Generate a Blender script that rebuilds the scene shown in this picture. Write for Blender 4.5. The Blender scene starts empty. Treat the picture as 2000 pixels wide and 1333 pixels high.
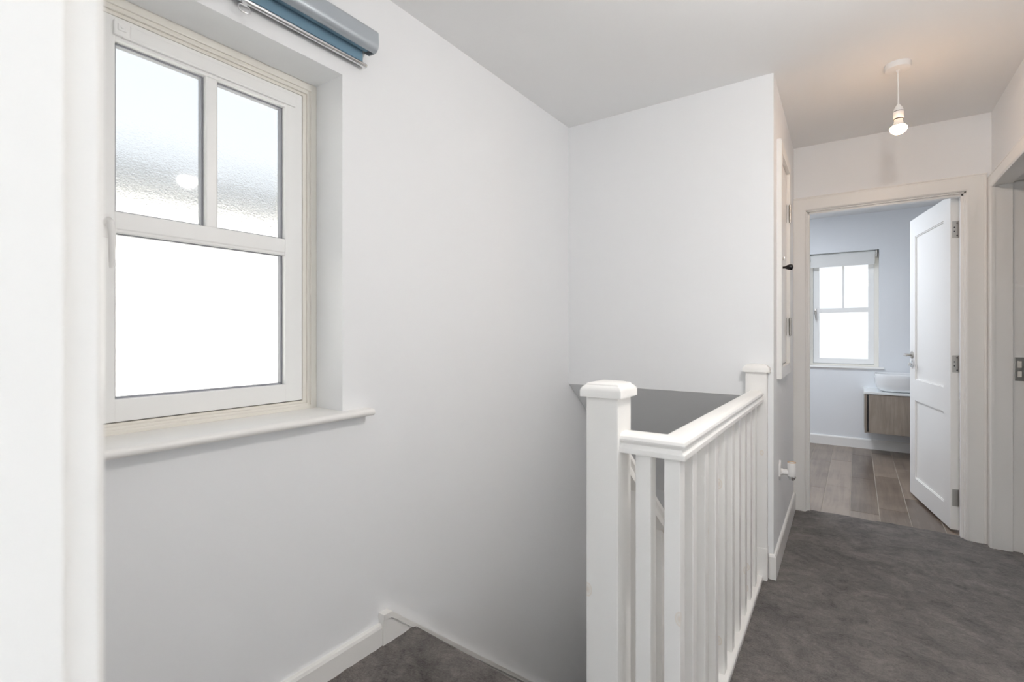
import bpy, bmesh, math, random
from mathutils import Vector, Matrix, noise
random.seed(7)
S = bpy.context.scene
COL = S.collection
R = math.radians

# ------------------------------------------------------------------ camera
H = 1.17
F_PX, YAW, HOR = 961.37, R(34.953), 650.87
cd = bpy.data.cameras.new('camera'); cam = bpy.data.objects.new('camera', cd); COL.objects.link(cam)
cam.location = (0, 0, H)
cam.rotation_euler = (R(90), 0, YAW)
cd.sensor_width = 36.0
cd.lens = 36.0 * F_PX / 2000.0
cd.shift_y = (HOR - 666.5) / 2000.0
cd.clip_start = 0.02
cd.dof.use_dof = True
cd.dof.focus_distance = 2.4
cd.dof.aperture_fstop = 3.6
S.camera = cam

# ------------------------------------------------------------------ render look
S.view_settings.view_transform = 'Standard'
S.view_settings.look = 'None'
S.view_settings.exposure = 0.0
S.view_settings.gamma = 1.0
S.view_settings.use_curve_mapping = False
try:
    S.cycles.max_bounces = 14; S.cycles.diffuse_bounces = 10; S.cycles.glossy_bounces = 5
    S.cycles.transmission_bounces = 8; S.cycles.transparent_max_bounces = 12
    S.cycles.caustics_reflective = False; S.cycles.caustics_refractive = True
    S.cycles.sample_clamp_indirect = 6.0
    S.cycles.use_denoising = True
except Exception:
    pass

# ------------------------------------------------------------------ sky and sun
W = bpy.data.worlds.new('sky'); S.world = W; W.use_nodes = True
nt = W.node_tree; nt.nodes.clear()
tc = nt.nodes.new('ShaderNodeTexCoord'); sx = nt.nodes.new('ShaderNodeSeparateXYZ')
rp = nt.nodes.new('ShaderNodeValToRGB'); bg = nt.nodes.new('ShaderNodeBackground'); wo = nt.nodes.new('ShaderNodeOutputWorld')
nt.links.new(tc.outputs['Generated'], sx.inputs[0]); nt.links.new(sx.outputs['Z'], rp.inputs[0])
rp.color_ramp.elements[0].position = 0.0; rp.color_ramp.elements[0].color = (0.96, 0.97, 1.0, 1)
rp.color_ramp.elements[1].position = 0.75; rp.color_ramp.elements[1].color = (0.80, 0.90, 1.0, 1)
nt.links.new(rp.outputs[0], bg.inputs[0]); nt.links.new(bg.outputs[0], wo.inputs[0])
bg.inputs[1].default_value = 1.22
sd = bpy.data.lights.new('sun', 'SUN'); sun = bpy.data.objects.new('sun', sd); COL.objects.link(sun)
sd.energy = 16.0; sd.angle = R(0.6); sd.color = (1.0, 0.98, 0.95)
sun.rotation_euler = (R(0), R(48), R(6))           # from the +X side, over the roof, onto the neighbour's wall
sun.location = (8, 0, 9)

# fill added behind the camera and downstairs, and the bathroom's ceiling lamp
def area(name, loc, rot, sx_, sy_, power, col):
    l = bpy.data.lights.new(name, 'AREA'); o = bpy.data.objects.new(name, l); COL.objects.link(o)
    l.shape = 'RECTANGLE'; l.size = sx_; l.size_y = sy_; l.energy = power; l.color = col
    o.location = loc; o.rotation_euler = rot
    return o
BOUNCE_FILL = area('bounce_fill', (-0.90, -2.1, 1.75), (R(180), 0, 0), 0.35, 0.35, 250, (0.90, 0.955, 1.0))   # added fill, bounced off the bedroom ceiling as a flash would be
BATHW = area('bathroom_lamp', (-0.7, 4.75, 2.37), (0, 0, 0), 0.5, 0.5, 25, (0.86, 0.92, 1.0))
DOWN = area('downstairs_fill', (-0.95, 3.45, -0.75), (R(180), 0, 0), 0.25, 0.25, 0.5, (1.0, 0.93, 0.86))  # unseen fill added to lift the stairwell soffit, no fitting there
HALL_BULB = ((1.0, 0.61, 0.33), 84.0)
LANDING_BULB = ((1.0, 0.962, 0.92), 425.0)

# ------------------------------------------------------------------ materials
def mat(name, col, rough=0.5, metal=0.0, spec=None, coat=0.0):
    m = bpy.data.materials.new(name); m.use_nodes = True
    b = m.node_tree.nodes['Principled BSDF']
    b.inputs['Base Color'].default_value = (*col, 1); b.inputs['Roughness'].default_value = rough
    b.inputs['Metallic'].default_value = metal
    if spec is not None: b.inputs['Specular IOR Level'].default_value = spec
    if coat: b.inputs['Coat Weight'].default_value = coat
    return m
def N(m, t, **kw):
    n = m.node_tree.nodes.new(t)
    for k, v in kw.items():
        if k in n.inputs: n.inputs[k].default_value = v
        else: setattr(n, k, v)
    return n
def L(m, a, b): m.node_tree.links.new(a, b)
def bsdf(m): return m.node_tree.nodes['Principled BSDF']
def bump(m, scale, strength, dist=0.001, detail=4, stretch=None):
    c = N(m, 'ShaderNodeTexCoord'); n = N(m, 'ShaderNodeTexNoise'); b = N(m, 'ShaderNodeBump')
    n.inputs['Scale'].default_value = scale; n.inputs['Detail'].default_value = detail
    b.inputs['Strength'].default_value = strength; b.inputs['Distance'].default_value = dist
    src = c.outputs['Object']
    if stretch:
        mp = N(m, 'ShaderNodeMapping'); mp.inputs['Scale'].default_value = stretch; L(m, src, mp.inputs[0]); src = mp.outputs[0]
    L(m, src, n.inputs['Vector']); L(m, n.outputs[0], b.inputs['Height']); L(m, b.outputs[0], bsdf(m).inputs['Normal'])
    return n

M = {}
M['paint'] = mat('wall_paint', (0.855, 0.863, 0.875), 0.62); bump(M['paint'], 130, 0.05)
M['ceil'] = mat('ceiling_paint', (0.845, 0.845, 0.845), 0.8); bump(M['ceil'], 120, 0.05)
M['bathpaint'] = mat('bathroom_paint', (0.82, 0.84, 0.865), 0.5); bump(M['bathpaint'], 120, 0.04)
M['wood'] = mat('white_gloss_paint', (0.865, 0.852, 0.83), 0.32); bump(M['wood'], 60, 0.05, stretch=(1, 1, 0.15))
M['upvc'] = mat('white_upvc', (0.87, 0.87, 0.86), 0.35)
M['cream'] = mat('cream_upvc', (0.80, 0.775, 0.715), 0.35)
M['dark'] = mat('dark_seal_shade', (0.03, 0.03, 0.035), 0.6)
M['spacer'] = mat('grey_spacer', (0.30, 0.31, 0.34), 0.45)
M['steel'] = mat('brushed_steel', (0.52, 0.50, 0.47), 0.32, 1.0); bump(M['steel'], 200, 0.06, stretch=(1, 1, 12))
M['chrome'] = mat('chrome', (0.78, 0.79, 0.80), 0.12, 1.0)
M['plastic'] = mat('white_plastic', (0.82, 0.81, 0.80), 0.35)
M['blackp'] = mat('black_plastic', (0.012, 0.012, 0.014), 0.2)
M['cassette'] = mat('grey_blue_aluminium', (0.42, 0.455, 0.49), 0.38, 0.35)
M['blindfab'] = mat('blue_blind_fabric', (0.165, 0.275, 0.36), 0.8); bump(M['blindfab'], 700, 0.25)
M['whitefab'] = mat('white_blind_fabric', (0.80, 0.80, 0.78), 0.8); bump(M['whitefab'], 600, 0.2)
M['ceramic'] = mat('white_ceramic', (0.82, 0.83, 0.84), 0.08, coat=0.5)
M['slab'] = mat('white_worktop', (0.80, 0.82, 0.82), 0.15)
M['brass'] = mat('warm_ring', (0.62, 0.42, 0.25), 0.5)
M['grout'] = mat('pale_grout', (0.46, 0.41, 0.35), 0.8)
M['render'] = mat('pale_render', (0.86, 0.84, 0.80), 0.9); bump(M['render'], 40, 0.3, 0.01)
M['roof'] = mat('grey_gutter', (0.065, 0.068, 0.072), 0.7)

# painted pine with faint knots bleeding through the paint
def pine():
    m = mat('painted_pine', (0.865, 0.852, 0.83), 0.32)
    c = N(m, 'ShaderNodeTexCoord'); mp = N(m, 'ShaderNodeMapping'); mp.inputs['Scale'].default_value = (1, 1, 0.7)
    v = N(m, 'ShaderNodeTexVoronoi'); v.inputs['Scale'].default_value = 9.0
    r = N(m, 'ShaderNodeValToRGB'); r.color_ramp.elements[0].position = 0.0; r.color_ramp.elements[0].color = (0.74, 0.65, 0.56, 1)
    r.color_ramp.elements[1].position = 0.125; r.color_ramp.elements[1].color = (0.865, 0.852, 0.83, 1)
    e = r.color_ramp.elements.new(0.085); e.color = (0.85, 0.825, 0.79, 1)
    e = r.color_ramp.elements.new(0.105); e.color = (0.80, 0.735, 0.66, 1)
    g = N(m, 'ShaderNodeNewGeometry')
    L(m, g.outputs['Position'], mp.inputs[0]); L(m, mp.outputs[0], v.inputs['Vector'])
    L(m, v.outputs['Distance'], r.inputs[0]); L(m, r.outputs[0], bsdf(m).inputs['Base Color'])
    return m
M['pine'] = pine()

def carpet():
    m = mat('grey_carpet', (0.13, 0.12, 0.115), 0.95, spec=0.1)
    g = N(m, 'ShaderNodeNewGeometry')
    big = N(m, 'ShaderNodeTexNoise', Scale=2.6, Detail=6.0, Roughness=0.66, Distortion=2.2)
    mid = N(m, 'ShaderNodeTexNoise', Scale=16.0, Detail=4.0, Roughness=0.65, Distortion=1.5)
    mp = N(m, 'ShaderNodeMapping'); mp.inputs['Rotation'].default_value = (0, 0, R(28)); mp.inputs['Scale'].default_value = (1, 1.15, 1)
    fine = N(m, 'ShaderNodeTexNoise', Scale=150.0, Detail=4.0, Roughness=0.75)
    L(m, g.outputs['Position'], mp.inputs[0])
    L(m, mp.outputs[0], big.inputs['Vector']); L(m, mp.outputs[0], mid.inputs['Vector'])
    L(m, g.outputs['Position'], fine.inputs['Vector'])
    a = N(m, 'ShaderNodeMath', operation='MULTIPLY_ADD'); a.inputs[1].default_value = 0.55
    L(m, big.outputs[0], a.inputs[0])
    b = N(m, 'ShaderNodeMath', operation='MULTIPLY'); b.inputs[1].default_value = 0.42; L(m, mid.outputs[0], b.inputs[0]); L(m, b.outputs[0], a.inputs[2])
    c = N(m, 'ShaderNodeMath', operation='MULTIPLY_ADD'); c.inputs[1].default_value = 0.46
    L(m, fine.outputs[0], c.inputs[0]); L(m, a.outputs[0], c.inputs[2])
    r = N(m, 'ShaderNodeValToRGB')
    r.color_ramp.elements[0].position = 0.54; r.color_ramp.elements[0].color = (0.042, 0.036, 0.033, 1)
    r.color_ramp.elements[1].position = 0.90; r.color_ramp.elements[1].color = (0.225, 0.199, 0.184, 1)
    L(m, c.outputs[0], r.inputs[0]); L(m, r.outputs[0], bsdf(m).inputs['Base Color'])
    bp = N(m, 'ShaderNodeBump'); bp.inputs['Strength'].default_value = 0.8; bp.inputs['Distance'].default_value = 0.006
    L(m, fine.outputs[0], bp.inputs['Height']); L(m, bp.outputs[0], bsdf(m).inputs['Normal'])
    bsdf(m).inputs['Sheen Weight'].default_value = 0.25
    return m
M['carpet'] = carpet()

def woody(name, dark, light, scale, rough, axis, objinfo=False):
    m = mat(name, light, rough)
    g = N(m, 'ShaderNodeNewGeometry'); mp = N(m, 'ShaderNodeMapping')
    st = [1.0, 1.0, 1.0]; st[axis] = 0.06; mp.inputs['Scale'].default_value = st
    L(m, g.outputs['Position'], mp.inputs[0])
    n1 = N(m, 'ShaderNodeTexNoise', Scale=scale, Detail=6.0, Roughness=0.65, Distortion=0.4)
    n2 = N(m, 'ShaderNodeTexNoise', Scale=4.0, Detail=3.0)
    L(m, mp.outputs[0], n1.inputs['Vector']); L(m, g.outputs['Position'], n2.inputs['Vector'])
    a = N(m, 'ShaderNodeMath', operation='MULTIPLY_ADD'); a.inputs[1].default_value = 0.6
    L(m, n1.outputs[0], a.inputs[0])
    b = N(m, 'ShaderNodeMath', operation='MULTIPLY'); b.inputs[1].default_value = 0.4; L(m, n2.outputs[0], b.inputs[0]); L(m, b.outputs[0], a.inputs[2])
    src = a.outputs[0]
    if objinfo:
        oi = N(m, 'ShaderNodeObjectInfo'); k = N(m, 'ShaderNodeMath', operation='MULTIPLY_ADD'); k.inputs[1].default_value = 0.34
        L(m, oi.outputs['Random'], k.inputs[0]); L(m, src, k.inputs[2]); s2 = N(m, 'ShaderNodeMath', operation='SUBTRACT'); s2.inputs[1].default_value = 0.17
        L(m, k.outputs[0], s2.inputs[0]); src = s2.outputs[0]
    r = N(m, 'ShaderNodeValToRGB'); r.color_ramp.elements[0].position = 0.32; r.color_ramp.elements[0].color = (*dark, 1)
    r.color_ramp.elements[1].position = 0.68; r.color_ramp.elements[1].color = (*light, 1)
    L(m, src, r.inputs[0]); L(m, r.outputs[0], bsdf(m).inputs['Base Color'])
    return m
M['plank'] = woody('wood_look_tile', (0.125, 0.092, 0.070), (0.30, 0.238, 0.187), 30, 0.3, 1, True)
M['oak'] = woody('grey_oak_veneer', (0.20, 0.165, 0.135), (0.40, 0.335, 0.275), 55, 0.5, 2)

def glass(name, grain):
    m = bpy.data.materials.new(name); m.use_nodes = True; t = m.node_tree; t.nodes.clear()
    o = N(m, 'ShaderNodeOutputMaterial'); tr = N(m, 'ShaderNodeBsdfTransparent'); rf = N(m, 'ShaderNodeBsdfRefraction'); gl = N(m, 'ShaderNodeBsdfGlossy')
    tr.inputs[0].default_value = (0.97, 0.98, 0.98, 1)
    rf.inputs['Roughness'].default_value = 0.06; rf.inputs['IOR'].default_value = 1.18; rf.inputs[0].default_value = (0.97, 0.98, 0.98, 1)
    gl.inputs['Roughness'].default_value = 0.03
    c = N(m, 'ShaderNodeTexCoord'); n = N(m, 'ShaderNodeTexNoise', Scale=grain, Detail=3.0); b = N(m, 'ShaderNodeBump')
    b.inputs['Strength'].default_value = 0.5; b.inputs['Distance'].default_value = 0.003
    L(m, c.outputs['Object'], n.inputs['Vector']); L(m, n.outputs[0], b.inputs['Height']); L(m, b.outputs[0], rf.inputs['Normal'])
    m1 = N(m, 'ShaderNodeMixShader'); m1.inputs[0].default_value = 0.75; L(m, tr.outputs[0], m1.inputs[1]); L(m, rf.outputs[0], m1.inputs[2])
    m2 = N(m, 'ShaderNodeMixShader'); fr = N(m, 'ShaderNodeMath', operation='MULTIPLY_ADD'); lw = N(m, 'ShaderNodeLayerWeight'); lw.inputs[0].default_value = 0.12; L(m, lw.outputs['Facing'], fr.inputs[0]); fr.inputs[1].default_value = 0.5; fr.inputs[2].default_value = 0.045
    L(m, fr.outputs[0], m2.inputs[0]); L(m, m1.outputs[0], m2.inputs[1]); L(m, gl.outputs[0], m2.inputs[2]); L(m, m2.outputs[0], o.inputs[0])
    return m
M['glass'] = glass('obscured_glass', 190)

def emis(name, col, st):
    m = bpy.data.materials.new(name); m.use_nodes = True; t = m.node_tree; t.nodes.clear()
    o = N(m, 'ShaderNodeOutputMaterial'); e = N(m, 'ShaderNodeEmission'); e.inputs[0].default_value = (*col, 1); e.inputs[1].default_value = st
    L(m, e.outputs[0], o.inputs[0]); return m
M['bulb'] = emis('lit_hall_bulb', *HALL_BULB)
M['bulb2'] = emis('lit_landing_bulb', *LANDING_BULB)

# ------------------------------------------------------------------ mesh helpers
class MB:
    def __init__(s): s.bm = bmesh.new()
    def box(s, x0, x1, y0, y1, z0, z1, bev=0.0, seg=2):
        r = bmesh.ops.create_cube(s.bm, size=1.0, matrix=Matrix.Translation(((x0+x1)/2, (y0+y1)/2, (z0+z1)/2)) @ Matrix.Diagonal((abs(x1-x0), abs(y1-y0), abs(z1-z0), 1)))
        if bev:
            vs = r['verts']; ed = list({e for v in vs for e in v.link_edges})
            bmesh.ops.bevel(s.bm, geom=ed, offset=bev, segments=seg, profile=0.6, affect='EDGES')
        return s
    def prism(s, pts, f0, f1, cap=True):
        """pts: 2-D outline; f0/f1 map a 2-D point to 3-D at either end."""
        a = [s.bm.verts.new(f0(p)) for p in pts]; b = [s.bm.verts.new(f1(p)) for p in pts]; n = len(pts)
        for i in range(n): s.bm.faces.new((a[i], a[(i+1) % n], b[(i+1) % n], b[i]))
        if cap: s.bm.faces.new(a[::-1]); s.bm.faces.new(b)
        return s
    def loft(s, rings, cap=True, closed=True):
        R_ = [[s.bm.verts.new(p) for p in r] for r in rings]; n = len(rings[0])
        for a, b in zip(R_, R_[1:]):
            for i in range(n if closed else n-1): s.bm.faces.new((a[i], a[(i+1) % n], b[(i+1) % n], b[i]))
        if cap: s.bm.faces.new(R_[0][::-1]); s.bm.faces.new(R_[-1])
        return s
    def lathe(s, prof, seg=32, c=(0, 0, 0), axis='Z', cap=True):
        rings = []
        for r, z in prof:
            ring = []
            for i in range(seg):
                t = 2*math.pi*i/seg; u, v = r*math.cos(t), r*math.sin(t)
                p = {'Z': (u, v, z), 'X': (z, u, v), 'Y': (v, z, u)}[axis]
                ring.append((c[0]+p[0], c[1]+p[1], c[2]+p[2]))
            rings.append(ring)
        return s.loft(rings, cap)
    def tube(s, pts, r, seg=12, closed=False):
        pts = [Vector(p) for p in pts]; n = len(pts); rings = []
        for i, p in enumerate(pts):
            if closed: d = pts[(i+1) % n]-pts[i-1]
            else: d = pts[min(i+1, n-1)]-pts[max(i-1, 0)]
            d.normalize(); up = Vector((0, 0, 1)) if abs(d.z) < 0.9 else Vector((1, 0, 0))
            a = d.cross(up).normalized(); b = a.cross(d); rr = r[i] if isinstance(r, (list, tuple)) else r
            rings.append([p+a*rr*math.cos(2*math.pi*k/seg)+b*rr*math.sin(2*math.pi*k/seg) for k in range(seg)])
        if closed: rings.append(rings[0]); return s.loft(rings, False)
        return s.loft(rings)
    def quad(s, *p): s.bm.faces.new([s.bm.verts.new(q) for q in p]); return s
    def xf(s, mtx): bmesh.ops.transform(s.bm, matrix=mtx, verts=s.bm.verts); return s
    def build(s, name, m, parent=None, smooth=None):
        bmesh.ops.remove_doubles(s.bm, verts=s.bm.verts, dist=1e-5)
        bmesh.ops.recalc_face_normals(s.bm, faces=s.bm.faces)
        me = bpy.data.meshes.new(name); s.bm.to_mesh(me); s.bm.free()
        me.materials.append(m)
        if smooth:
            for p in me.polygons: p.use_smooth = True
            try: me.set_sharp_from_angle(angle=R(smooth))
            except Exception: pass
        o = bpy.data.objects.new(name, me); COL.objects.link(o)
        if parent: o.parent = parent
        return o

def tag(o, label=None, cat=None, group=None, kind=None):
    if label: o['label'] = label
    if cat: o['category'] = cat
    if group: o['group'] = group
    if kind: o['kind'] = kind
    return o
def thing(name, label, cat, loc=(0, 0, 0), rz=0.0, group=None, kind=None):
    o = bpy.data.objects.new(name, None); COL.objects.link(o); o.empty_display_size = 0.1
    o.location = loc; o.rotation_euler = (0, 0, rz)
    return tag(o, label, cat, group, kind)
def struct(o, label, cat): return tag(o, label, cat, None, 'structure')
def copy_part(src, parent, loc=(0, 0, 0)):
    c = src.copy(); COL.objects.link(c); c.parent = parent; c.location = loc
    for ch in list(src.children): copy_part(ch, c, ch.location)
    return c

# ------------------------------------------------------------------ dimensions
XW, YB, YD, YF = -1.42, 2.63, 3.76, 6.20        # left wall, bulkhead face, bathroom-door wall, bathroom end wall
XS, XR = -0.321, 0.6165                          # partition face, right wall face
A = 0.0165                                       # the hall side runs a degree off the left wall
ZC = 2.408
def ceil_z(y): return ZC if y < YB else ZC - 0.012*(y-YB)/(YD-YB)
def hall(s, o, z):                               # s along the partition, o out into the hall
    return (XS - math.sin(A)*s + math.cos(A)*o, YB + math.cos(A)*s + math.sin(A)*o, z)
OUT = -1.74

# ------------------------------------------------------------------ walls
def wall_hole(fix0, fix1, axis, u0, u1, z0, z1, hu0, hu1, hz0, hz1):
    """wall slab with one rectangular opening through it, as one closed mesh"""
    b = MB()
    def P(f, u, z): return (f, u, z) if axis == 'X' else (u, f, z)
    us, zs = [u0, hu0, hu1, u1], [z0, hz0, hz1, z1]
    for f in (fix0, fix1):
        for i in range(3):
            for j in range(3):
                if i == 1 and j == 1: continue
                b.quad(P(f, us[i], zs[j]), P(f, us[i+1], zs[j]), P(f, us[i+1], zs[j+1]), P(f, us[i], zs[j+1]))
    for (ua, za, ub, zb) in ((hu0, hz0, hu1, hz0), (hu1, hz0, hu1, hz1), (hu1, hz1, hu0, hz1), (hu0, hz1, hu0, hz0),
                             (u0, z0, u1, z0), (u1, z0, u1, z1), (u1, z1, u0, z1), (u0, z1, u0, z0)):
        b.quad(P(fix0, ua, za), P(fix0, ub, zb), P(fix1, ub, zb), P(fix1, ua, za))
    return b
WY0, WY1, WZ0, WZ1 = 0.347, 1.033, 0.885, 2.042
o = wall_hole(XW, OUT, 'X', 0.0, 6.5, -2.8, 2.6, WY0, WY1, WZ0, WZ1).build('wall_left', M['paint'])
struct(o, 'long smooth white wall holding the frosted landing window', 'wall')

o = wall_hole(XW, OUT, 'X', -3.5, 0.0, -2.8, 2.6, -2.35, -0.65, 0.75, 2.15).build('wall_bedroom', M['paint'])
struct(o, 'plain bedroom wall with a window behind the photographer', 'wall')
# bulkhead over the stairs, with its sloping underside and the partition that carries on to the floor
b = MB()
SO = 0.80
zb, ze = 0.864, -1.2
ye = YB + (zb-ze)/SO
pts = [(YB, 2.6), (YB, zb), (ye, ze), (ye+0.1, ze), (ye+0.1, 2.6)]
pts = [(YB, 2.6), (YB, zb), (3.76, zb-SO*(3.76-YB)), (3.76, 2.6)]
b.prism(pts, lambda p: (XW-0.01, p[0], p[1]), lambda p: (-0.43, p[0], p[1]))
o = b.build('wall_bulkhead', M['paint'])
struct(o, 'white boxed-in wall above the stairwell with a sloping grey underside', 'wall')
b = MB()
pp = [(0, 0), (1.16, 0), (1.16, -0.10), (0, -0.11)]
b.prism(pp, lambda p: hall(p[0], p[1], -2.6), lambda p: hall(p[0], p[1], 2.6))
o = b.build('wall_partition', M['paint'])
struct(o, 'narrow white partition wall running from the stair rail to the bathroom door', 'wall')

# wall with the bathroom door
DX0, DX1, DZ = -0.292, 0.532, 1.995
b = MB()
o = wall_hole(YD, YD+0.10, 'Y', XW-0.02, 1.9, -2.8, 2.6, DX0, DX1, -0.30, DZ).build('wall_far', M['paint'])
struct(o, 'white wall around the open bathroom doorway at the end of the hall', 'wall')
# right wall with its doorway
o = wall_hole(XR, XR+0.115, 'X', 0.0, YD+0.02, -0.3, 2.6, 2.86, 3.72, -0.1, 2.00).build('wall_right', M['paint'])
struct(o, 'white right-hand hall wall with a doorway beside the bathroom door', 'wall')
# wall with the doorway the photo is taken from
o = wall_hole(-0.02, 0.09, 'Y', XW-0.02, 1.9, -0.3, 2.6, -0.43, 0.45, -0.1, 2.02).build('wall_near', M['paint'])
struct(o, 'white wall beside the nearest doorway, at the left edge', 'wall')
# bathroom end wall with its window recess
BX0, BX1, BZ0, BZ1 = -0.425, 0.191, 0.80, 2.018
o = wall_hole(YF, YF+0.24, 'Y', XW-0.02, 1.9, -0.3, 2.6, BX0, BX1, BZ0, BZ1).build('wall_bathroom', M['bathpaint'])
struct(o, 'cool white bathroom end wall holding the small frosted window', 'wall')
o = MB().box(XW-.02, 1.9, -3.3, -3.12, -.3, 2.6).build('wall_back', M['paint'])
struct(o, 'plain bedroom wall behind the photographer', 'wall')
o = MB().box(1.8, 1.95, -3.3, 6.5, -2.8, 2.6).build('wall_outer', M['paint'])
struct(o, 'plain outer wall beyond the right-hand rooms', 'wall')
o = MB().box(-0.395, 1.8, 1.30, 1.34, -2.7, -0.27).build('wall_stair', M['paint'])
struct(o, 'plain wall below the landing inside the stairwell', 'wall')
o = MB().box(-0.44, -0.40, 1.36, 3.75, -2.7, -0.27).build('wall_stairwell', M['paint'])
struct(o, 'white stairwell wall under the edge of the hall floor', 'wall')

# ceiling (falls 12 mm towards the bathroom) and bathroom ceiling
b = MB()
ys = [-3.3, 0.0, YB, YD, 6.5]
top = [(XW-0.3, 1.95)]
rows0 = []; 
for y in ys: rows0.append([(XW-0.3, y, ceil_z(min(y, YD))), (1.95, y, ceil_z(min(y, YD))), (1.95, y, 2.65), (XW-0.3, y, 2.65)])
b.loft(rows0)
o = b.build('ceiling', M['ceil']); struct(o, 'smooth white ceiling over the landing and hall', 'ceiling')

# ------------------------------------------------------------------ floors
def land_z(x): return 0.042*max(0.0, min(1.0, (-0.5-x)/(0.9)))
def carpet_grid(b, x0, x1, y0, y1, st=0.02, z=None):
    nx = max(2, int((x1-x0)/st)); ny = max(2, int((y1-y0)/st)); g = []
    for j in range(ny+1):
        row = []
        for i in range(nx+1):
            x = x0+(x1-x0)*i/nx; y = y0+(y1-y0)*j/ny
            h = (land_z(x) if z is None else z) + 0.0035*noise.noise((x*38, y*38, 0.3)) + 0.002*noise.noise((x*9, y*9, 2.3))
            row.append(b.bm.verts.new((x, y, h)))
        g.append(row)
    for j in range(ny):
        for i in range(nx): b.bm.faces.new((g[j][i], g[j][i+1], g[j+1][i+1], g[j+1][i]))
YN = 1.335                                       # edge of the top step
b = MB()
carpet_grid(b, XW, -0.50, -3.1, YN)
carpet_grid(b, -0.50, -0.372, -3.1, 1.262)
carpet_grid(b, -0.372, XR+0.11, -3.1, 3.805)
for p in [(XW, -0.50, YN, True)]:
    n = 46                                       # carpet wraps over the nosing of the landing
    rows = []
    for k in range(7):
        t = k/6*math.pi*0.9; rr = 0.016
        rows.append([(XW+(0.92)*i/n, YN+rr*math.sin(t)+0.002*noise.noise((i*1.7, k, 0)), land_z(XW+0.92*i/n)-rr*(1-math.cos(t))) for i in range(n+1)])
    rows.append([(q[0], YN-0.004, q[2]-0.18) for q in rows[-1]])
    b.loft(rows, cap=False, closed=False)
o = b.build('floor', M['carpet'], smooth=60); struct(o, 'dark grey cut-pile carpet over the landing and hall', 'floor')
b = MB()                                         # timber under the carpet, so the stairwell edge has depth
b.box(XW, -0.52, 0.0, YN-0.012, -0.24, -0.006); b.box(-0.52, -0.40, 0.0, 1.255, -0.24, -0.006)
b.box(-0.40, 1.9, 0.0, 3.80, -0.26, -0.006); b.box(XW, 1.9, -3.2, 0.0, -0.26, -0.006)
b.build('sub_floor', M['wood'], o)

# bathroom floor: wood-look plank tiles laid away from the door
FB = struct(MB().box(XW, 1.8, 3.80, YF+0.02, -0.26, -0.0135).build('floor.001', M['grout']), 'bathroom floor of grey-brown wood-look plank tiles', 'floor')
PW, PL = 0.157, 0.925
offs = {-3: 4.30, -2: 4.43, -1: 4.545, 0: 4.90, 1: 4.13, 2: 4.48, 3: 4.2, 4: 4.75}
pl_cache = {}
for k in range(-7, 12):
    xl = -0.190 + PW*(k+1) - 0.0 if True else 0
    x0, x1 = xl+0.0018, xl+PW-0.0018
    y = offs.get(k, 4.0+random.random()*0.9) - 2*PL
    while y < YF:
        y0, y1 = max(y+0.0015, 3.806), min(y+PL-0.0015, YF-0.012)
        if y1-y0 > 0.03 and x1 > -1.4 and x0 < 1.75:
            MB().box(x0, x1, y0, y1, -0.022, -0.0105+random.uniform(-.0004, .0004), 0.0012, 1).build('plank', M['plank'], FB)
        y += PL
MB().box(-0.262, 0.502, 3.800, 3.812, -0.02, -0.002, 0.003).build('threshold_strip', M['grout'], FB)

# ------------------------------------------------------------------ window 1 (landing)
win = thing('window_1', 'white casement window with frosted panes in the landing wall', 'window', (-1.60, 0.69, WZ0), kind='structure')
def at(o, b): return b.xf(Matrix.Translation(-Vector(o.location)))
def ring(b, x0, x1, y0, y1, z0, z1, wl, wr, wb, wt, bev=0.003):
    b.box(x0, x1, y0, y0+wl, z0, z1, bev); b.box(x0, x1, y1-wr, y1, z0, z1, bev)
    b.box(x0, x1, y0+wl-.002, y1-wr+.002, z0, z0+wb, bev); b.box(x0, x1, y0+wl-.002, y1-wr+.002, z1-wt, z1, bev)
    return b
SY0, SY1, SZ0, SZ1 = 0.397, 0.983, 0.938, 1.993
b = MB(); ring(b, -1.70, -1.566, WY0, WY1, 0.905, WZ1, .022, .022, .014, .024)
ring(b, -1.70, -1.572, WY0+.018, WY1-.018, 0.915, WZ1-.02, .014, .014, .012, .016)
ring(b, -1.70, -1.580, WY0+.028, WY1-.028, 0.922, WZ1-.032, .0175, .0175, .013, .0135)
ring(b, -1.70, -1.630, WY0+.04, WY1-.04, 0.930, WZ1-.044, .022, .022, .022, .022)
at(win, b).build('outer_frame', M['cream'], win)
b = MB(); ring(b, -1.612, -1.590, WY0+.0450, WY1-.0450, 0.9345, WZ1-.0450, .010, .010, .010, .010, 0)  # seal set shallow so its black paints the sash gap's shade
at(win, b).build('seal', M['dark'], win)
GY0, GY1, GZ0, GZ1 = 0.457, 0.921, 0.997, 1.932
MZ0, MZ1, MY0, MY1 = 1.440, 1.487, 0.675, 0.708
sash = MB()
b = sash
ring(b, -1.62, -1.575, SY0, SY1, SZ0, SZ1, GY0-SY0, SY1-GY1, GZ0-SZ0, SZ1-GZ1, 0.003)
b.box(-1.615, -1.577, GY0-.002, GY1+.002, MZ0, MZ1, 0.004)
b.box(-1.615, -1.579, GY0-.002, GY1+.002, MZ0-.008, MZ0+.004, 0.003)
b.box(-1.613, -1.578, MY0, MY1, MZ1-.002, GZ1+.002, 0.004)
sash = at(win, b).build('sash', M['upvc'], win)
b = MB()
for (y0, y1, z0, z1) in ((GY0, MY0, MZ1, GZ1), (MY1, GY1, MZ1, GZ1), (GY0, GY1, GZ0, MZ0-.006)):
    ring(b, -1.612, -1.594, y0-.001, y1+.001, z0-.001, z1+.001, .0075, .0075, .006, .006, 0)
at(win, b).build('spacer', M['spacer'], sash)
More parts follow.
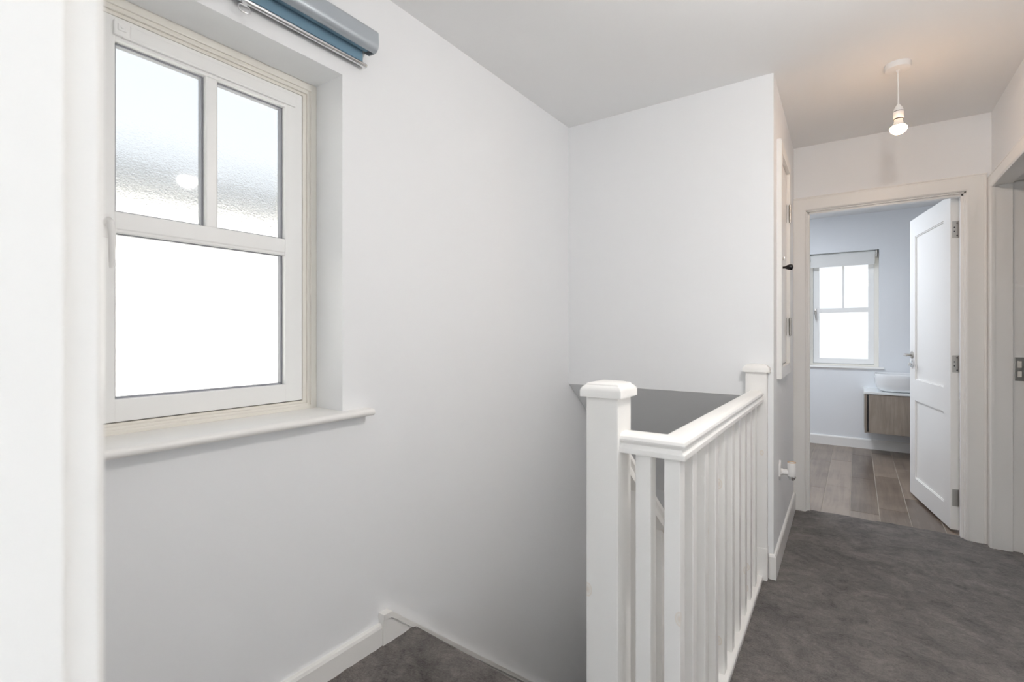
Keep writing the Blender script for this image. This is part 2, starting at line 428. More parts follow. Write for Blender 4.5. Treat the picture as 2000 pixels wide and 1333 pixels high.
for (y0, y1, z0, z1) in ((GY0, MY0, MZ1, GZ1), (MY1, GY1, MZ1, GZ1), (GY0, GY1, GZ0, MZ0-.006)):
    at(win, MB().box(-1.6055, -1.6035, y0, y1, z0, z1)).build('pane', M['glass'], sash)
b = MB()
b.box(-1.577, -1.568, 0.487, 0.958, 1.9475, 1.9795, 0.003); b.box(-1.577, -1.5665, 0.470, 0.955, 1.941, 1.9485, 0.0025)
at(win, b).build('trickle_vent', M['upvc'], win)
b = MB(); b.box(-1.577, -1.565, 0.452, 0.487, 1.943, 1.982, 0.003); b.box(-1.568, -1.5615, 0.459, 0.479, 1.955, 1.973, 0.003); b.lathe([(0.0, -1.563), (.004, -1.563), (.0035, -1.5595), (0, -1.559)], 12, (0, .468, 1.964), 'X')
at(win, b).build('vent_slider', M['upvc'], win)
# handle on the opening stile
b = MB(); b.box(-1.577, -1.567, 0.425, 0.447, 1.415, 1.475, 0.004)
b.tube([(-1.572, .436, 1.452), (-1.548, .436, 1.455), (-1.536, .436, 1.448), (-1.531, .437, 1.43), (-1.530, .438, 1.40), (-1.534, .438, 1.36), (-1.540, .438, 1.335)], [.009, .009, .0095, .009, .008, .007, .004], 12)
at(win, b).build('handle', M['plastic'], win, smooth=40)
# sill board with a bullnose, running past the reveal
b = MB()
def sill(nx, zt, th):
    p = [(-1.60, zt), (nx-.012, zt)]
    for k in range(9):
        t = math.pi/2-math.pi*k/8; p.append((nx-.012+.012*math.cos(t), zt-th/2+th/2*math.sin(t)))
    return p+[(-1.60, zt-th)]
pr = sill(-1.372, 0.9065, 0.024)
b.prism(pr, lambda p: (p[0], WY0, p[1]), lambda p: (p[0], WY1, p[1]))
pr2 = [(max(q[0], XW-.002), q[1]) for q in pr]
b.prism(pr2, lambda p: (p[0], WY1-.001, p[1]), lambda p: (p[0], 1.132, p[1]))
b.prism(pr2, lambda p: (p[0], 0.255, p[1]), lambda p: (p[0], WY0+.001, p[1]))
at(win, b).build('window_sill', M['wood'], win, smooth=40)

# ------------------------------------------------------------------ roller blind over the landing window
bl = thing('roller_blind', 'grey-blue roller blind rolled up above the landing window', 'blind', (XW, 0.69, 2.10))
BY0, BY1 = 0.262, 1.122
def cas(y0, y1):
    prof = [(XW+.001, 2.212), (-1.362, 2.212), (-1.352, 2.208), (-1.346, 2.20), (-1.345, 2.162)]
    for k in range(1, 8):
        t = -math.pi*0.5*k/7; prof.append((-1.367+.022*math.cos(t), 2.160+.024*math.sin(t)))
    inner = [(p[0]-.004 if p[0] > -1.38 else p[0]+.001, p[1]+.004) for p in prof[-1:4:-1]]
    inner += [(-1.3495, 2.165), (-1.3495, 2.198), (-1.356, 2.2075), (XW+.001, 2.2075)]
    return prof+inner
b = MB(); pr = cas(0, 0)
b.prism(pr, lambda p: (p[0], BY0, p[1]), lambda p: (p[0], BY1, p[1]))
at(bl, b).build('cassette', M['cassette'], bl, smooth=35)
cap_o = [(XW+.001, 2.212), (-1.362, 2.212), (-1.352, 2.208), (-1.346, 2.20), (-1.345, 2.162)] + [(-1.367+.022*math.cos(-math.pi*0.5*k/7), 2.160+.024*math.sin(-math.pi*0.5*k/7)) for k in range(1, 8)] + [(-1.395, 2.138), (XW+.001, 2.155)]
for ya, yb in ((BY0-.003, BY0), (BY1, BY1+.003)):
    at(bl, MB().prism(cap_o, lambda p: (p[0], ya, p[1]), lambda p: (p[0], yb, p[1]))).build('end_cap', M['cassette'], bl)
at(bl, MB().lathe([(0, BY0+.01), (.022, BY0+.01), (.022, BY1-.02), (0, BY1-.02)], 24, (-1.379, 0, 2.160), 'Y')).build('fabric_roll', M['blindfab'], bl, smooth=40)
at(bl, MB().box(-1.4005, -1.399, BY0+.02, BY1-.022, 2.104, 2.185)).build('fabric', M['blindfab'], bl)
b = MB(); b.lathe([(0, BY0+.012), (.0075, BY0+.012), (.0085, BY0+.016), (.0085, BY1-.012), (.0075, BY1-.008), (0, BY1-.008)], 16, (-1.3995, 0, 2.100), 'Y')
at(bl, b).build('bottom_bar', M['chrome'], bl, smooth=40)
b = MB()
pts = []
for k in range(20):
    t = 2*math.pi*k/20; pts.append((-1.397, .697+.016*math.copysign(abs(math.cos(t))**.6, math.cos(t)), 2.074+.010*math.copysign(abs(math.sin(t))**.6, math.sin(t))))
b.tube(pts, .0018, 8, True); b.box(-1.400, -1.394, .690, .704, 2.082, 2.096, .001)
at(bl, b).build('ring_pull', M['chrome'], bl, smooth=50)

# ------------------------------------------------------------------ skirtings
b = MB()
def skirt_prof(t, h): return [(0, -.02), (t, -.02), (t, h-.012), (t-.004, h-.003), (t-.009, h), (0, h)]
b.prism(skirt_prof(.020, .118), lambda p: (XW+p[0], .09, p[1]), lambda p: (XW+p[0], 1.187, p[1]))
o = b.build('baseboard_left', M['wood']); struct(o, 'white skirting board along the landing wall under the window', 'skirting')
b = MB()
hs = skirt_prof(.012, .118)
b.prism(hs, lambda p: hall(-p[0], p[0], p[1]), lambda p: hall(1.115, p[0], p[1]))
b.prism(hs, lambda p: hall(-p[0], p[0], p[1]), lambda p: hall(-p[0], -.018, p[1]))
o = b.build('baseboard_hall', M['wood']); struct(o, 'white skirting board along the partition under the small wall fitting', 'skirting')
b = MB(); b.prism(skirt_prof(.018, .088), lambda p: (-1.4, YF-p[0], p[1]), lambda p: (1.78, YF-p[0], p[1]))
o = b.build('baseboard_bathroom', M['wood']); struct(o, 'white skirting board along the bathroom end wall under the vanity', 'skirting')
# ------------------------------------------------------------------ door frames
def profile_leg(b, a, e, inn, up, w, t):
    """architrave piece from a to e (3-D); inn = direction across its face (outwards from the opening), up = proud direction"""
    a, e, inn, up = map(Vector, (a, e, inn, up))
    pr = [(0, 0), (0, t-.006), (.004, t-.002), (.009, t), (w-.016, t), (w-.013, t-.003), (w-.009, t-.003), (w-.006, t), (w-.001, t-.002), (w, t-.006), (w, 0)]
    b.prism(pr, lambda p: a+inn*p[0]+up*p[1], lambda p: e+inn*p[0]+up*p[1])
def architrave(parent, P, y0, y1, z1, w, t, mt, bottoms=-.012, wl=None):
    """P maps (along, out, z) to 3-D; mitred architrave round an opening y0..y1, head z1"""
    pr = [(0, 0), (0, t-.006), (.004, t-.002), (.009, t), (w-.016, t), (w-.013, t-.003), (w-.009, t-.003), (w-.006, t), (w-.001, t-.002), (w, t-.006), (w, 0)]
    MB().prism(pr, lambda p: P(y0-p[0], p[1], bottoms), lambda p: P(y0-p[0], p[1], z1+p[0])).build('architrave', mt, parent)
    MB().prism(pr, lambda p: P(y1+p[0], p[1], bottoms), lambda p: P(y1+p[0], p[1], z1+p[0])).build('architrave', mt, parent)
    MB().prism(pr, lambda p: P(y0-p[0], p[1], z1+p[0]), lambda p: P(y1+p[0], p[1], z1+p[0])).build('architrave', mt, parent)

t1 = thing('trim_1', 'white architrave and lining around the open bathroom doorway', 'door frame', (0.12, YD, 0), kind='structure')
def loc(o): 
    v = Vector(o.location); return lambda p: (p[0]-v.x, p[1]-v.y, p[2]-v.z)
l1 = loc(t1)
architrave(t1, lambda s, o, z: l1((s, YD-o, z)), -0.269, 0.509, 1.972, .088, .020, M['wood'])
b = MB()
b.box(DX0, -0.262, YD-.002, YD+.105, -.02, 1.9965); b.box(0.502, DX1, YD-.002, YD+.105, -.02, 1.9965); b.box(DX0, DX1, YD-.002, YD+.105, 1.965, 1.9965)
at(t1, b).build('lining', M['wood'], t1)
b = MB()
b.box(-0.2625, -0.250, YD+.018, YD+.055, -.01, 1.965, .002); b.box(0.490, 0.5025, YD+.018, YD+.055, -.01, 1.965, .002); b.box(-0.2625, 0.5025, YD+.018, YD+.055, 1.953, 1.9655, .002)
at(t1, b).build('door_stop', M['wood'], t1)

t2 = thing('trim_2', 'white doorway frame in the right wall at the frame edge', 'door frame', (XR, 3.29, 0), kind='structure')
l2 = loc(t2)
architrave(t2, lambda s, o, z: l2((XR-o, s, z)), 2.895, 3.682, 1.965, .072, .019, M['wood'])
b = MB()
b.box(XR-.002, XR+.118, 3.70, 3.7225, -.02, 2.002); b.box(XR-.002, XR+.118, 2.858, 2.885, -.02, 2.002); b.box(XR-.002, XR+.118, 2.86, 3.72, 1.985, 2.002)
at(t2, b).build('lining', M['wood'], t2)
b = MB()
b.box(XR-.001, .688, 3.688, 3.7015, -.01, 1.987, .002); b.box(XR-.001, .688, 2.884, 2.897, -.01, 1.987, .002); b.box(XR-.001, .688, 2.884, 3.70, 1.972, 1.9865, .002)
at(t2, b).build('door_stop', M['wood'], t2)
b = MB(); b.box(.696, .731, 3.6975, 3.7005, .914, 1.040, .0012)
sp = at(t2, b).build('strike_plate', M['steel'], t2); sp['label'] = 'steel latch plate'
b = MB(); b.box(.706, .722, 3.6965, 3.698, .985, 1.02, 0); b.box(.706, .722, 3.6965, 3.698, .935, .965, 0)
at(t2, b).build('latch_hole', M['cream'], sp)

t3 = thing('trim_3', 'blurred white door lining and architrave closest to the camera', 'door frame', (0.0, 0.035, 0), kind='structure')
l3 = loc(t3)
architrave(t3, lambda s, o, z: l3((s, .0904+o, z)), -0.408, 0.428, 1.985, .07, .0245, M['wood'])
b = MB(); b.box(-.432, -.400, -.022, .0906, -.01, 2.0, .001); b.box(.420, .452, -.022, .0906, -.01, 2.0, .001); b.box(-.432, .452, -.022, .0906, 1.978, 2.022)
at(t3, b).build('lining', M['wood'], t3)

# bedroom window behind the camera
w3 = thing('window_3', 'plain white bedroom window on the left behind the photographer', 'window', (-1.58, -1.5, .75), kind='structure')
b = MB(); ring(b, -1.62, -1.56, -2.35, -0.65, .75, 2.15, .07, .07, .07, .07); b.box(-1.62, -1.56, -1.53, -1.47, .82, 2.08)
at(w3, b).build('frame', M['upvc'], w3)
# ------------------------------------------------------------------ balustrade
bal = thing('balustrade', 'white painted landing balustrade with square spindles beside the stairs', 'balustrade', (-0.542, 1.2285, 0))
def B(b): return at(bal, b)
def newel_cap(b, cx, cy, z, hw, hy=None):
    hy = hy or hw
    lv = [(0, 0.0), (0, .017), (.002, .022), (.006, .027), (.0105, .030), (.0115, .0305), (.0125, .0335), (.016, .036), (hw*.55, .039)]
    b.loft([[(cx-hw+d, cy-hy+min(d, hy*.55), z+h), (cx+hw-d, cy-hy+min(d, hy*.55), z+h), (cx+hw-d, cy+hy-min(d, hy*.55), z+h), (cx-hw+d, cy+hy-min(d, hy*.55), z+h)] for d, h in lv])
NX0, NX1, NY0, NY1 = -0.587, -0.498, 1.184, 1.273
nw = B(MB().box(NX0, NX1, NY0, NY1, -0.55, 1.003, .0025)).build('newel_post', M['pine'], bal)
b = MB(); newel_cap(b, -.5425, 1.2285, 1.0025, .057); B(b).build('newel_cap', M['wood'], nw, smooth=25)
bx = lambda y: -.3525 - A*(y-1.21)               # outer face of the spindles
by = 2.586
n2 = B(MB().box(-.437, -.344, by, YB-.002, -.1, .985, .0025)).build('newel_post', M['pine'], bal)
b = MB(); newel_cap(b, -.390, (by+YB-.004)/2-.006, .984, .058, (YB-.004-by)/2+.006); B(b).build('newel_cap', M['wood'], n2, smooth=25)
B(MB().box(-.4385, -.3425, by-.0025, YB-.002, -.05, .153, .002)).build('newel_base', M['pine'], n2)
# moulded handrail, mitred at the corner
hp = [(-.033, 0), (.033, 0), (.0335, .004), (.033, .0125), (.0275, .018), (.0258, .023), (.0285, .0275), (.033, .031), (.0342, .036), (.032, .0425), (.026, .0475), (.016, .0505), (0, .0515)]
hp = hp + [(-x, z) for x, z in hp[-2:1:-1]]
ax, ay = -.3685, 1.229
zr0, zr1 = .863, .846
def rail_path():
    p0 = Vector((NX1-.004, ay)); p1 = Vector((ax, ay)); p2 = Vector((ax-A*(by+.002-ay), by+.002))
    d1 = (p1-p0).normalized(); d2 = (p2-p1).normalized(); n1 = Vector((d1.y, -d1.x)); n2_ = Vector((d2.y, -d2.x))
    m = (n1+n2_).normalized(); m = m/ m.dot(n1)
    return [(p0, n1, zr0), (p1, m, zr0), (p2, n2_, zr1)]
b = MB(); b.loft([[(p.x+n.x*u, p.y+n.y*u, z+w) for u, w in hp] for p, n, z in rail_path()])
B(b).build('handrail', M['wood'], bal, smooth=28)
bpr = [(-.031, 0), (.031, 0), (.031, .020), (.028, .024), (-.028, .024), (-.031, .020)]
b = MB(); b.loft([[(p.x+n.x*u, p.y+n.y*u, w-.002) for u, w in bpr] for p, n, z in rail_path()])
B(b).build('base_rail', M['wood'], bal)
rz = lambda y: zr0+(zr1-zr0)*(y-ay)/(by-ay)
for x0, x1 in ((-.461, -.4215), (-.388, -.3485)):
    B(MB().box(x0, x1, 1.209, 1.2485, .021, zr0+.003, .0012, 1)).build('spindle', M['pine'], bal)
for k in range(1, 10):
    y = 1.209+.1382*k
    x1 = bx(y)
    B(MB().box(x1-.0395, x1, y, y+.0395, .021, rz(y)+.003, .0012, 1)).build('spindle', M['pine'], bal)

# ------------------------------------------------------------------ staircase going down along the left wall
st = thing('staircase', 'carpeted staircase going down beside the left wall', 'staircase', (-.97, 1.45, -.2))
RISE, GO = .1925, .226
for k in range(1, 12):
    z = .015-RISE*k; y0 = YN-.0+GO*(k-1)
    b = MB()
    b.box(XW+.028, -.575, y0-.01, y0+GO+.012, z-.05, z, .010, 3); b.box(XW+.028, -.575, y0+GO-.022, y0+GO-.002, z-RISE-.01, z-.03)
    at(st, b).build('step', M['carpet'], st)
b = MB()
zt = lambda y: .150-.853*(y-1.223)
pr = [(1.187, -.25), (1.187, .152), (1.223, .150), (4.0, zt(4.0)), (4.0, zt(4.0)-.35), (1.5, zt(1.5)-.34)]
b.prism(pr, lambda p: (XW+.0005, p[0], p[1]), lambda p: (XW+.026, p[0], p[1]))
pr2 = [(1.1852, .135), (1.1852, .155), (1.224, .153), (4.0, zt(4.0)+.003), (4.0, zt(4.0)-.02), (1.224, .131)]
b.prism(pr2, lambda p: (XW+.0005, p[0], p[1]), lambda p: (XW+.031, p[0], p[1]))
at(st, b).build('wall_string', M['wood'], st)
b = MB()
zo = lambda y: .02-.853*(y-1.28)
b.prism([(1.272, -.30), (1.272, zo(1.272)+.02), (3.9, zo(3.9)), (3.9, zo(3.9)-.32)], lambda p: (-.575, p[0], p[1]), lambda p: (-.540, p[0], p[1]))
at(st, b).build('outer_string', M['wood'], st)
b = MB()
zh = lambda y: .852-.83*(y-1.31)
c = 1/math.hypot(1, .83)
hp2 = [(u*.92, w*1.45) for u, w in hp]
b.loft([[(-.545+u, y, zh(y)-.075+w) for u, w in hp2] for y in (1.2725, 3.9)])
at(st, b).build('stair_handrail', M['wood'], st, smooth=28)
for k in range(18):
    y = 1.40+.1155*k; x0, x1 = -.563, -.531
    b = MB(); b.prism([(y, zo(y)-.03), (y+.032, zo(y+.032)-.03), (y+.032, zh(y+.032)-.06), (y, zh(y)-.06)], lambda p: (x0, p[0], p[1]), lambda p: (x1, p[0], p[1]))
    at(st, b).build('spindle', M['wood'], st)
o = MB().box(XW, 1.8, 1.3, 6.5, -2.82, -2.70).build('floor.002', M['carpet']); struct(o, 'dark lower floor at the foot of the stairs', 'floor')

# ------------------------------------------------------------------ cupboard hatch in the partition
cz0, cz1 = 1.000, 2.075
cu = thing('cupboard', 'white cupboard hatch with steel hinges in the partition wall', 'cupboard', hall(.39, 0, cz0), A)
def C(b): return b.xf(Matrix.Translation((-.0, 0, -cz0)))
# local frame: x out of the wall, y along the wall measured from the hatch's middle
cy0, cy1, cw = .192-.39, .575-.39, .060
def leg(b, pts, t=.021):
    b.prism(pts, lambda p: (0, p[0], p[1]), lambda p: (t, p[0], p[1]))
aw = cw
for nm, pts in (('a', [(cy0-aw, cz0-aw), (cy0, cz0), (cy0, cz1), (cy0-aw, cz1+aw)]), ('b', [(cy1, cz0), (cy1+aw+.02, cz0-aw), (cy1+aw+.02, cz1+aw), (cy1, cz1)]),
                ('c', [(cy0-aw, cz0-aw), (cy1+aw+.02, cz0-aw), (cy1, cz0), (cy0, cz0)]), ('d', [(cy0-aw, cz1+aw), (cy0, cz1), (cy1, cz1), (cy1+aw+.02, cz1+aw)])):
    b = MB(); leg(b, pts); bmesh.ops.bevel(b.bm, geom=[e for e in b.bm.edges if all(v.co.x > .02 for v in e.verts)], offset=.0025, segments=2, affect='EDGES')
    C(b).build('architrave', M['wood'], cu)
dr = C(MB().box(.001, .0045, cy0+.003, cy1-.003, cz0+.004, cz1-.003, .0015)).build('door', M['wood'], cu)
C(MB().box(.0003, .001, cy0, cy1, cz0, cz1)).build('shadow_gap', M['dark'], cu)  # black sheet paints the shade into the gap round the door
b = MB(); b.lathe([(0, .0045), (.008, .0045), (.006, .012), (.0055, .026), (.011, .036), (.0155, .048), (.0150, .057), (.010, .063), (0, .065)], 20, (0, .235-.39, 1.506), 'X')
kn = C(b).build('knob', M['blackp'], dr, smooth=50); kn['label'] = 'black knob'
b = MB(); b.lathe([(0, .0045), (.016, .0045), (.015, .012), (.009, .0145), (.006, .0125), (0, .0125)], 20, (0, .245-.39, 1.553), 'X')
b.box(.012, .026, .243-.39, .247-.39, 1.545, 1.561, .001)
C(b).build('lock_escutcheon', M['steel'], dr, smooth=50)
for hz in (1.85, 1.205):
    b = MB(); b.lathe([(0, hz-.05), (.0062, hz-.05), (.0062, hz-.018), (.005, hz-.0175), (.005, hz-.0165), (.0062, hz-.016), (.0062, hz+.016), (.005, hz+.0165), (.005, hz+.0175), (.0062, hz+.018), (.0062, hz+.05), (0, hz+.05)], 14, (.0225, cy1, 0), 'Z')
    b.box(.0045, .006, cy1-.03, cy1, hz-.05, hz+.05); b.box(.0212, .0225, cy1, cy1+.03, hz-.05, hz+.05)
    h = C(b).build('hinge', M['steel'], cu, smooth=40)

# ------------------------------------------------------------------ small wall fitting
wf = thing('wall_light', 'small white tubular wall light fixed low on the partition', 'light', hall(.245, 0, .462), A)
b = MB()
hexp = [(.036*math.cos(R(60*k+30)), .052*math.sin(R(60*k+30))) for k in range(6)]
b.prism(hexp, lambda p: (0, p[0], p[1]), lambda p: (.008, p[0], p[1]))
bmesh.ops.bevel(b.bm, geom=[e for e in b.bm.edges if all(v.co.x > .007 for v in e.verts)], offset=.002, segments=2, affect='EDGES')
b.build('back_plate', M['plastic'], wf)
b = MB(); b.lathe([(0, .007), (.016, .007), (.0175, .016), (.0150, .018), (.0150, .042), (0, .042)], 24, (0, 0, -.006), 'X'); b.build('arm', M['plastic'], wf, smooth=40)
tb = MB(); tb.lathe([(0, -.022), (.0195, -.022), (.0200, -.020), (.0200, .044), (.0190, .046), (.0165, .046), (.0165, .036), (0, .036)], 28, (.056, 0, 0)); tb = tb.build('barrel', M['plastic'], wf, smooth=40)
b = MB(); b.lathe([(.0166, .0455), (.0192, .0455), (.0195, .0485), (.0166, .0485), (.0166, .0455)], 28, (.056, 0, 0), cap=False); b.build('rim', M['brass'], tb, smooth=40)['label'] = 'tan upper rim'
b = MB(); b.lathe([(0, -.043), (.010, -.043), (.0135, -.040), (.0145, -.032), (.0185, -.031), (.0195, -.028), (.0190, -.0215), (0, -.0215)], 24, (.056, 0, 0)); b.build('end_cap', M['chrome'], tb, smooth=40)['label'] = 'chrome lower end'

# ------------------------------------------------------------------ pendant lamps
def pendant(x, y, label, bm_, rb=.0335):
    z0 = ceil_z(y)
    p = thing('pendant_light', label, 'lamp', (x, y, z0), group=None)
    b = MB(); b.lathe([(0, .002), (.050, .002), (.050, -.018), (.0475, -.0235), (.043, -.0255), (.008, -.0265), (.006, -.036), (.0035, -.038), (0, -.038)], 48); b.build('ceiling_rose', M['plastic'], p, smooth=35)
    b = MB(); b.tube([(0, 0, -.03), (.0008, 0, -.09), (.0015, 0, -.14), (.002, 0, -.200)], .0033, 10); b.build('flex', M['plastic'], p, smooth=60)
    b = MB(); b.lathe([(0, -.186), (.006, -.186), (.010, -.192), (.0165, -.202), (.0185, -.212), (.0195, -.2165), (.0180, -.2170), (.0180, -.2190), (.0200, -.2195), (.0200, -.247), (.0185, -.250), (.0165, -.2505), (.0165, -.255), (0, -.255)], 32, (.002, 0, 0)); h = b.build('lamp_holder', M['plastic'], p, smooth=35)
    b = MB(); b.lathe([(.0188, -.2168), (.0196, -.2172), (.0188, -.2190)], 32, (.002, 0, 0), cap=False); b.build('holder_groove', M['dark'], h, smooth=35)
    b = MB(); b.lathe([(.0170, -.2500), (.0180, -.2500), (.0180, -.2545), (.0165, -.2545)], 32, (.002, 0, 0), cap=False); b.build('holder_groove', M['dark'], h, smooth=35)
    b = MB(); b.lathe([(0, -.253), (.0150, -.253), (.0155, -.262), (.0195, -.274), (.0255, -.283), (.0270, -.285), (0, -.285)], 32, (.002, 0, 0)); bb = b.build('bulb_base', M['plastic'], p, smooth=35)
    prof = [(.0270, -.285)]
    for k in range(0, 11):
        t = k/10*math.pi/2; prof.append((rb*math.cos(t) if k < 10 else 0.0005, -.292-.9*rb*math.sin(t)))
    b = MB(); b.lathe(prof, 32, (.002, 0, 0)); b.build('bulb', bm_, p, smooth=60)
    return p
pendant(.1575, 2.87, 'bare lit bulb hanging from a white ceiling rose in the hall', M['bulb'])
pendant(.165, 1.34, 'second bare lit bulb over the landing, seen only as a glint in the window', M['bulb2'], .050)

# ------------------------------------------------------------------ bathroom door (open)
dl = thing('door_1', 'white two-panel bathroom door standing open, lever handle, three hinges', 'door', (.4985, 3.889, 0), R(10.2), kind='structure')
# local frame: +y runs from the hinge edge to the free edge, -x is the hall face
DW, DT, ZB, ZT = .762, .040, .006, 1.988
def D(b): return b
b = MB()
p0, p1 = .110, DW-.110
zp = [(0.135, .690), (.838, 1.858)]
b.box(-DT, 0, 0, p0, ZB, ZT, .0012, 1); b.box(-DT, 0, p1, DW, ZB, ZT, .0012, 1)
for z0, z1 in ((ZB, zp[0][0]), (zp[0][1], zp[1][0]), (zp[1][1], ZT)): b.box(-DT, 0, p0-.001, p1+.001, z0, z1)
D(b).build('leaf_frame', M['wood'], dl)
for z0, z1 in zp:
    b = MB(); b.box(-DT+.011, -.011, p0-.004, p1+.004, z0-.004, z1+.004)
    pn = D(b).build('panel', M['wood'], dl)
    b = MB()
    for sx in (-DT+.0005, -.0105):
        for (a, c_, e, f) in ((p0, p0+.006, z0, z1), (p1-.006, p1, z0, z1), (p0, p1, z0, z0+.006), (p0, p1, z1-.006, z1)):
            b.box(sx+(.004 if sx < -.02 else 0), sx+(.010 if sx < -.02 else .006), a, c_, e, f)
    D(b).build('bead', M['wood'], pn)
for hz in (1.783, .987, .195):
    b = MB(); b.box(-.0325, -.002, -.0015, .0005, hz-.050, hz+.050, .0006, 1)
    b.lathe([(0, hz-.051), (.0062, hz-.051), (.0062, hz-.021), (.0050, hz-.0205), (.0050, hz-.0195), (.0062, hz-.019), (.0062, hz+.019), (.0050, hz+.0195), (.0050, hz+.0205), (.0062, hz+.021), (.0062, hz+.051), (0, hz+.051)], 14, (.004, -.004, 0))
    hg = D(b).build('hinge', M['steel'], dl, smooth=30)
    if hz > .5:
        for dx, dz in ((-.010, .037), (-.022, .012), (-.022, -.012), (-.010, -.037)):
            b = MB(); b.lathe([(0, -.0022), (.0038, -.0022), (.0040, -.0014), (0, -.0014)], 12, (dx, 0, hz+dz), 'Y'); D(b).build('screw', M['dark'], hg)
# lever handles and thumb turn
yh = DW-.055
for sgn in (-1, 1):
    x0 = -DT if sgn < 0 else 0
    b = MB(); b.lathe([(0, 0), (.026, 0), (.026, .006), (.0235, .008), (0, .008)], 28, (0, yh, 1.012), 'X')
    b.lathe([(0, .006), (.0095, .006), (.0095, .045), (0, .045)], 18, (0, yh, 1.012), 'X')
    b.tube([(.036, yh+.004, 1.012), (.045, yh-.006, 1.012), (.050, yh-.03, 1.012), (.056, yh-.07, 1.011), (.062, yh-.115, 1.010)], [.0095, .0095, .0090, .0075, .0055], 14)
    b.xf(Matrix.Translation((x0, 0, 0)) @ Matrix.Diagonal((sgn, 1, 1, 1)))
    D(b).build('lever_handle', M['steel'], dl, smooth=40)
    b = MB(); b.lathe([(0, 0), (.026, 0), (.026, .006), (.0235, .008), (0, .008)], 28, (0, yh, .945), 'X'); b.lathe([(0, .006), (.008, .006), (.007, .016), (0, .016)], 16, (0, yh, .945), 'X'); b.box(.014, .024, yh-.003, yh+.003, .934, .956, .001)
    b.xf(Matrix.Translation((x0, 0, 0)) @ Matrix.Diagonal((sgn, 1, 1, 1)))
    D(b).build('lock_escutcheon', M['chrome'], dl, smooth=40)

# ------------------------------------------------------------------ bathroom window
w2 = thing('window_2', 'small frosted bathroom window with a glazing bar, seen through the doorway', 'window', (-.117, YF+.1, BZ0), kind='structure')
def ringx(b, y0, y1, x0, x1, z0, z1, wl, wr, wb, wt, bev=0.003):
    b.box(x0, x0+wl, y0, y1, z0, z1, bev); b.box(x1-wr, x1, y0, y1, z0, z1, bev)
    b.box(x0+wl-.002, x1-wr+.002, y0, y1, z0, z0+wb, bev); b.box(x0+wl-.002, x1-wr+.002, y0, y1, z1-wt, z1, bev); return b
b = MB(); ringx(b, YF+.098, YF+.20, BX0, BX1, .822, BZ1, .040, .040, .020, .040)
at(w2, b).build('outer_frame', M['cream'], w2)
qx0, qx1, qz0, qz1 = -.386, .154, .842, 1.975
b = MB(); ringx(b, YF+.112, YF+.118, qx0-.003, qx1+.003, qz0-.003, qz1+.003, .012, .012, .012, .012, 0)
at(w2, b).build('seal', M['dark'], w2)
gx0, gx1, gz0, gz1, m0, m1 = -.328, .102, .898, 1.915, 1.388, 1.437
b = MB(); ringx(b, YF+.100, YF+.15, qx0+.003, qx1-.003, qz0+.003, qz1-.003, gx0-qx0-.003, qx1-gx1-.003, gz0-qz0-.003, qz1-gz1-.003)
b.box(gx0-.002, gx1+.002, YF+.104, YF+.145, m0, m1, .004); b.box(-.122, -.102, YF+.106, YF+.145, m1-.002, gz1+.002, .004)
s2 = at(w2, b).build('sash', M['upvc'], w2)
for x0, x1, z0, z1 in ((gx0, -.122, m1, gz1), (-.102, gx1, m1, gz1), (gx0, gx1, gz0, m0)):
    at(w2, MB().box(x0, x1, YF+.128, YF+.130, z0, z1)).build('pane', M['glass'], s2)
b = MB(); b.box(-.374, -.352, YF+.092, YF+.102, 1.375, 1.435, .003)
b.tube([(-.363, YF+.096, 1.405), (-.363, YF+.070, 1.405), (-.363, YF+.062, 1.395), (-.360, YF+.060, 1.36), (-.356, YF+.064, 1.305)], [.008, .008, .008, .007, .004], 10)
at(w2, b).build('handle', M['steel'], w2, smooth=40)
b = MB()
pr = [(YF+.20, .822), (YF-.014, .822)] + [(YF-.014-.011*math.sin(math.pi*k/6), .811+.011*math.cos(math.pi*k/6)) for k in range(1, 6)] + [(YF-.014, .800), (YF+.20, .800)]
b.prism(pr, lambda p: (BX0, p[0], p[1]), lambda p: (BX1, p[0], p[1]))
pe = [(min(q[0], YF+.002), q[1]) for q in pr]
b.prism(pe, lambda p: (BX0-.06, p[0], p[1]), lambda p: (BX0+.001, p[0], p[1])); b.prism(pe, lambda p: (BX1-.001, p[0], p[1]), lambda p: (BX1+.04, p[0], p[1]))
at(w2, b).build('window_sill', M['wood'], w2, smooth=40)
bb = thing('roller_blind', 'white roller blind rolled up at the top of the bathroom window', 'blind', (-.117, YF+.05, 1.875))
at(bb, MB().lathe([(0, BX0+.02), (.026, BX0+.02), (.026, BX1-.03), (0, BX1-.03)], 24, (0, YF+.045, 1.985), 'X')).build('fabric_roll', M['whitefab'], bb, smooth=40)
at(bb, MB().box(BX0+.022, BX1-.035, YF+.019, YF+.0205, 1.885, 1.985)).build('fabric', M['whitefab'], bb)
at(bb, MB().box(BX0+.022, BX1-.035, YF+.014, YF+.026, 1.872, 1.890, .004)).build('bottom_bar', M['whitefab'], bb)
for x0 in (BX1-.026, BX0+.006): at(bb, MB().box(x0, x0+.012, YF+.015, YF+.075, 1.945, 2.014, .003)).build('bracket', M['steel'], bb)

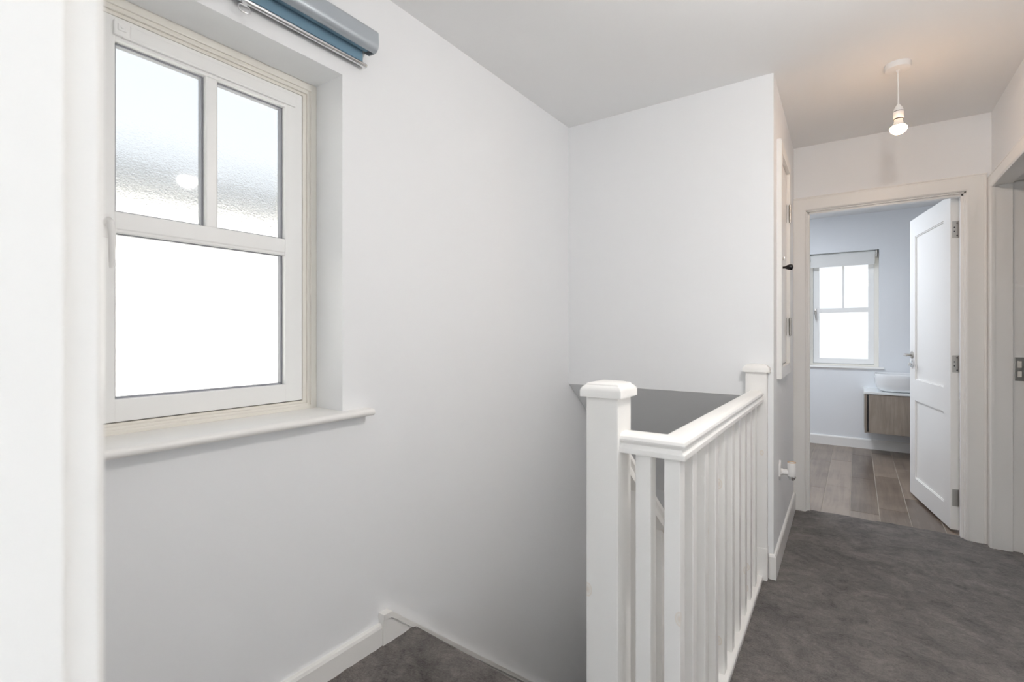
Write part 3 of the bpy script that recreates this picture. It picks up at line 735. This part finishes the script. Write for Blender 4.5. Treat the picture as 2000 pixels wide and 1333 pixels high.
# ------------------------------------------------------------------ vanity unit and basin
va = thing('vanity_unit', 'wall-hung grey oak vanity unit with a white top, left of the open door', 'vanity', (.55, 5.97, .225))
VX0, VX1, VY = .066, 1.02, 5.75
b = MB(); b.box(VX0, VX0+.020, VY+.004, YF-.001, .222, .590, .001, 1); b.box(VX1-.020, VX1, VY+.004, YF-.001, .222, .590, .001, 1); b.box(VX0+.02, VX1-.02, VY+.022, YF-.001, .224, .590)
at(va, b).build('carcass', M['oak'], va)
at(va, MB().box(VX0+.020, VX0+.032, VY+.010, VY+.023, .235, .585)).build('finger_groove', M['blackp'], va)
for x0, x1 in ((VX0+.033, .545), (.549, VX1-.02)):
    at(va, MB().box(x0, x1, VY, VY+.019, .224, .588, .0012, 1)).build('door', M['oak'], va)
at(va, MB().box(VX0-.006, VX1+.006, VY-.006, YF-.001, .5905, .612, .003)).build('worktop', M['slab'], va)
ba = thing('basin', 'rounded white ceramic basin standing on the vanity top', 'basin', (.40, 5.955, .612))
def rrect(hx, hy, z, n=40, e=4.0):
    out = []
    for k in range(n):
        t = 2*math.pi*k/n; c_, s_ = math.cos(t), math.sin(t)
        out.append((hx*math.copysign(abs(c_)**(2/e), c_), hy*math.copysign(abs(s_)**(2/e), s_), z))
    return out
b = MB()
lv = [(.165, .115, .0), (.195, .140, .003), (.222, .160, .015), (.242, .176, .040), (.252, .184, .080), (.256, .187, .125), (.256, .187, .160), (.254, .185, .166), (.249, .180, .168),
      (.243, .174, .164), (.240, .171, .150), (.232, .164, .09), (.205, .143, .04), (.12, .08, .024), (.02, .015, .022)]
b.loft([rrect(x, y, z) for x, y, z in lv])
b.build('bowl', M['ceramic'], ba, smooth=50)
b = MB(); b.lathe([(0, .022), (.018, .022), (.019, .026), (.010, .029), (0, .029)], 20); b.build('waste', M['chrome'], ba, smooth=40)
hk = thing('robe_hook', 'small dark hook on the bathroom wall, seen through the hinge gap', 'hook', (.80, YF, 1.58))
b = MB(); b.box(-.030, .030, -.012, -.0005, -.030, .030, .004); b.tube([(0, -.010, .010), (0, -.040, .008), (0, -.052, .022)], [.008, .008, .006], 10); b.build('plate', M['steel'], hk, smooth=40)

# ------------------------------------------------------------------ outside: the neighbouring house
nh = thing('neighbouring_house', 'pale rendered house outside, blurred behind the frosted landing window', 'house', (-5.2, 2.0, -2.8))
at(nh, MB().box(-5.6, -5.0, -9, 14, -2.8, 2.36)).build('house_wall', M['render'], nh)
b = MB(); b.prism([(-5.02, 2.36), (-4.80, 2.36), (-4.80, 2.50), (-5.02, 2.64)], lambda p: (p[0], -9, p[1]), lambda p: (p[0], 14, p[1]))
at(nh, b).build('gutter', M['roof'], nh)
o = MB().box(-9, 9, -14, 16, -3.0, -2.85).build('ground', M['render']); struct(o, 'pale paved ground outside between the houses', 'ground')
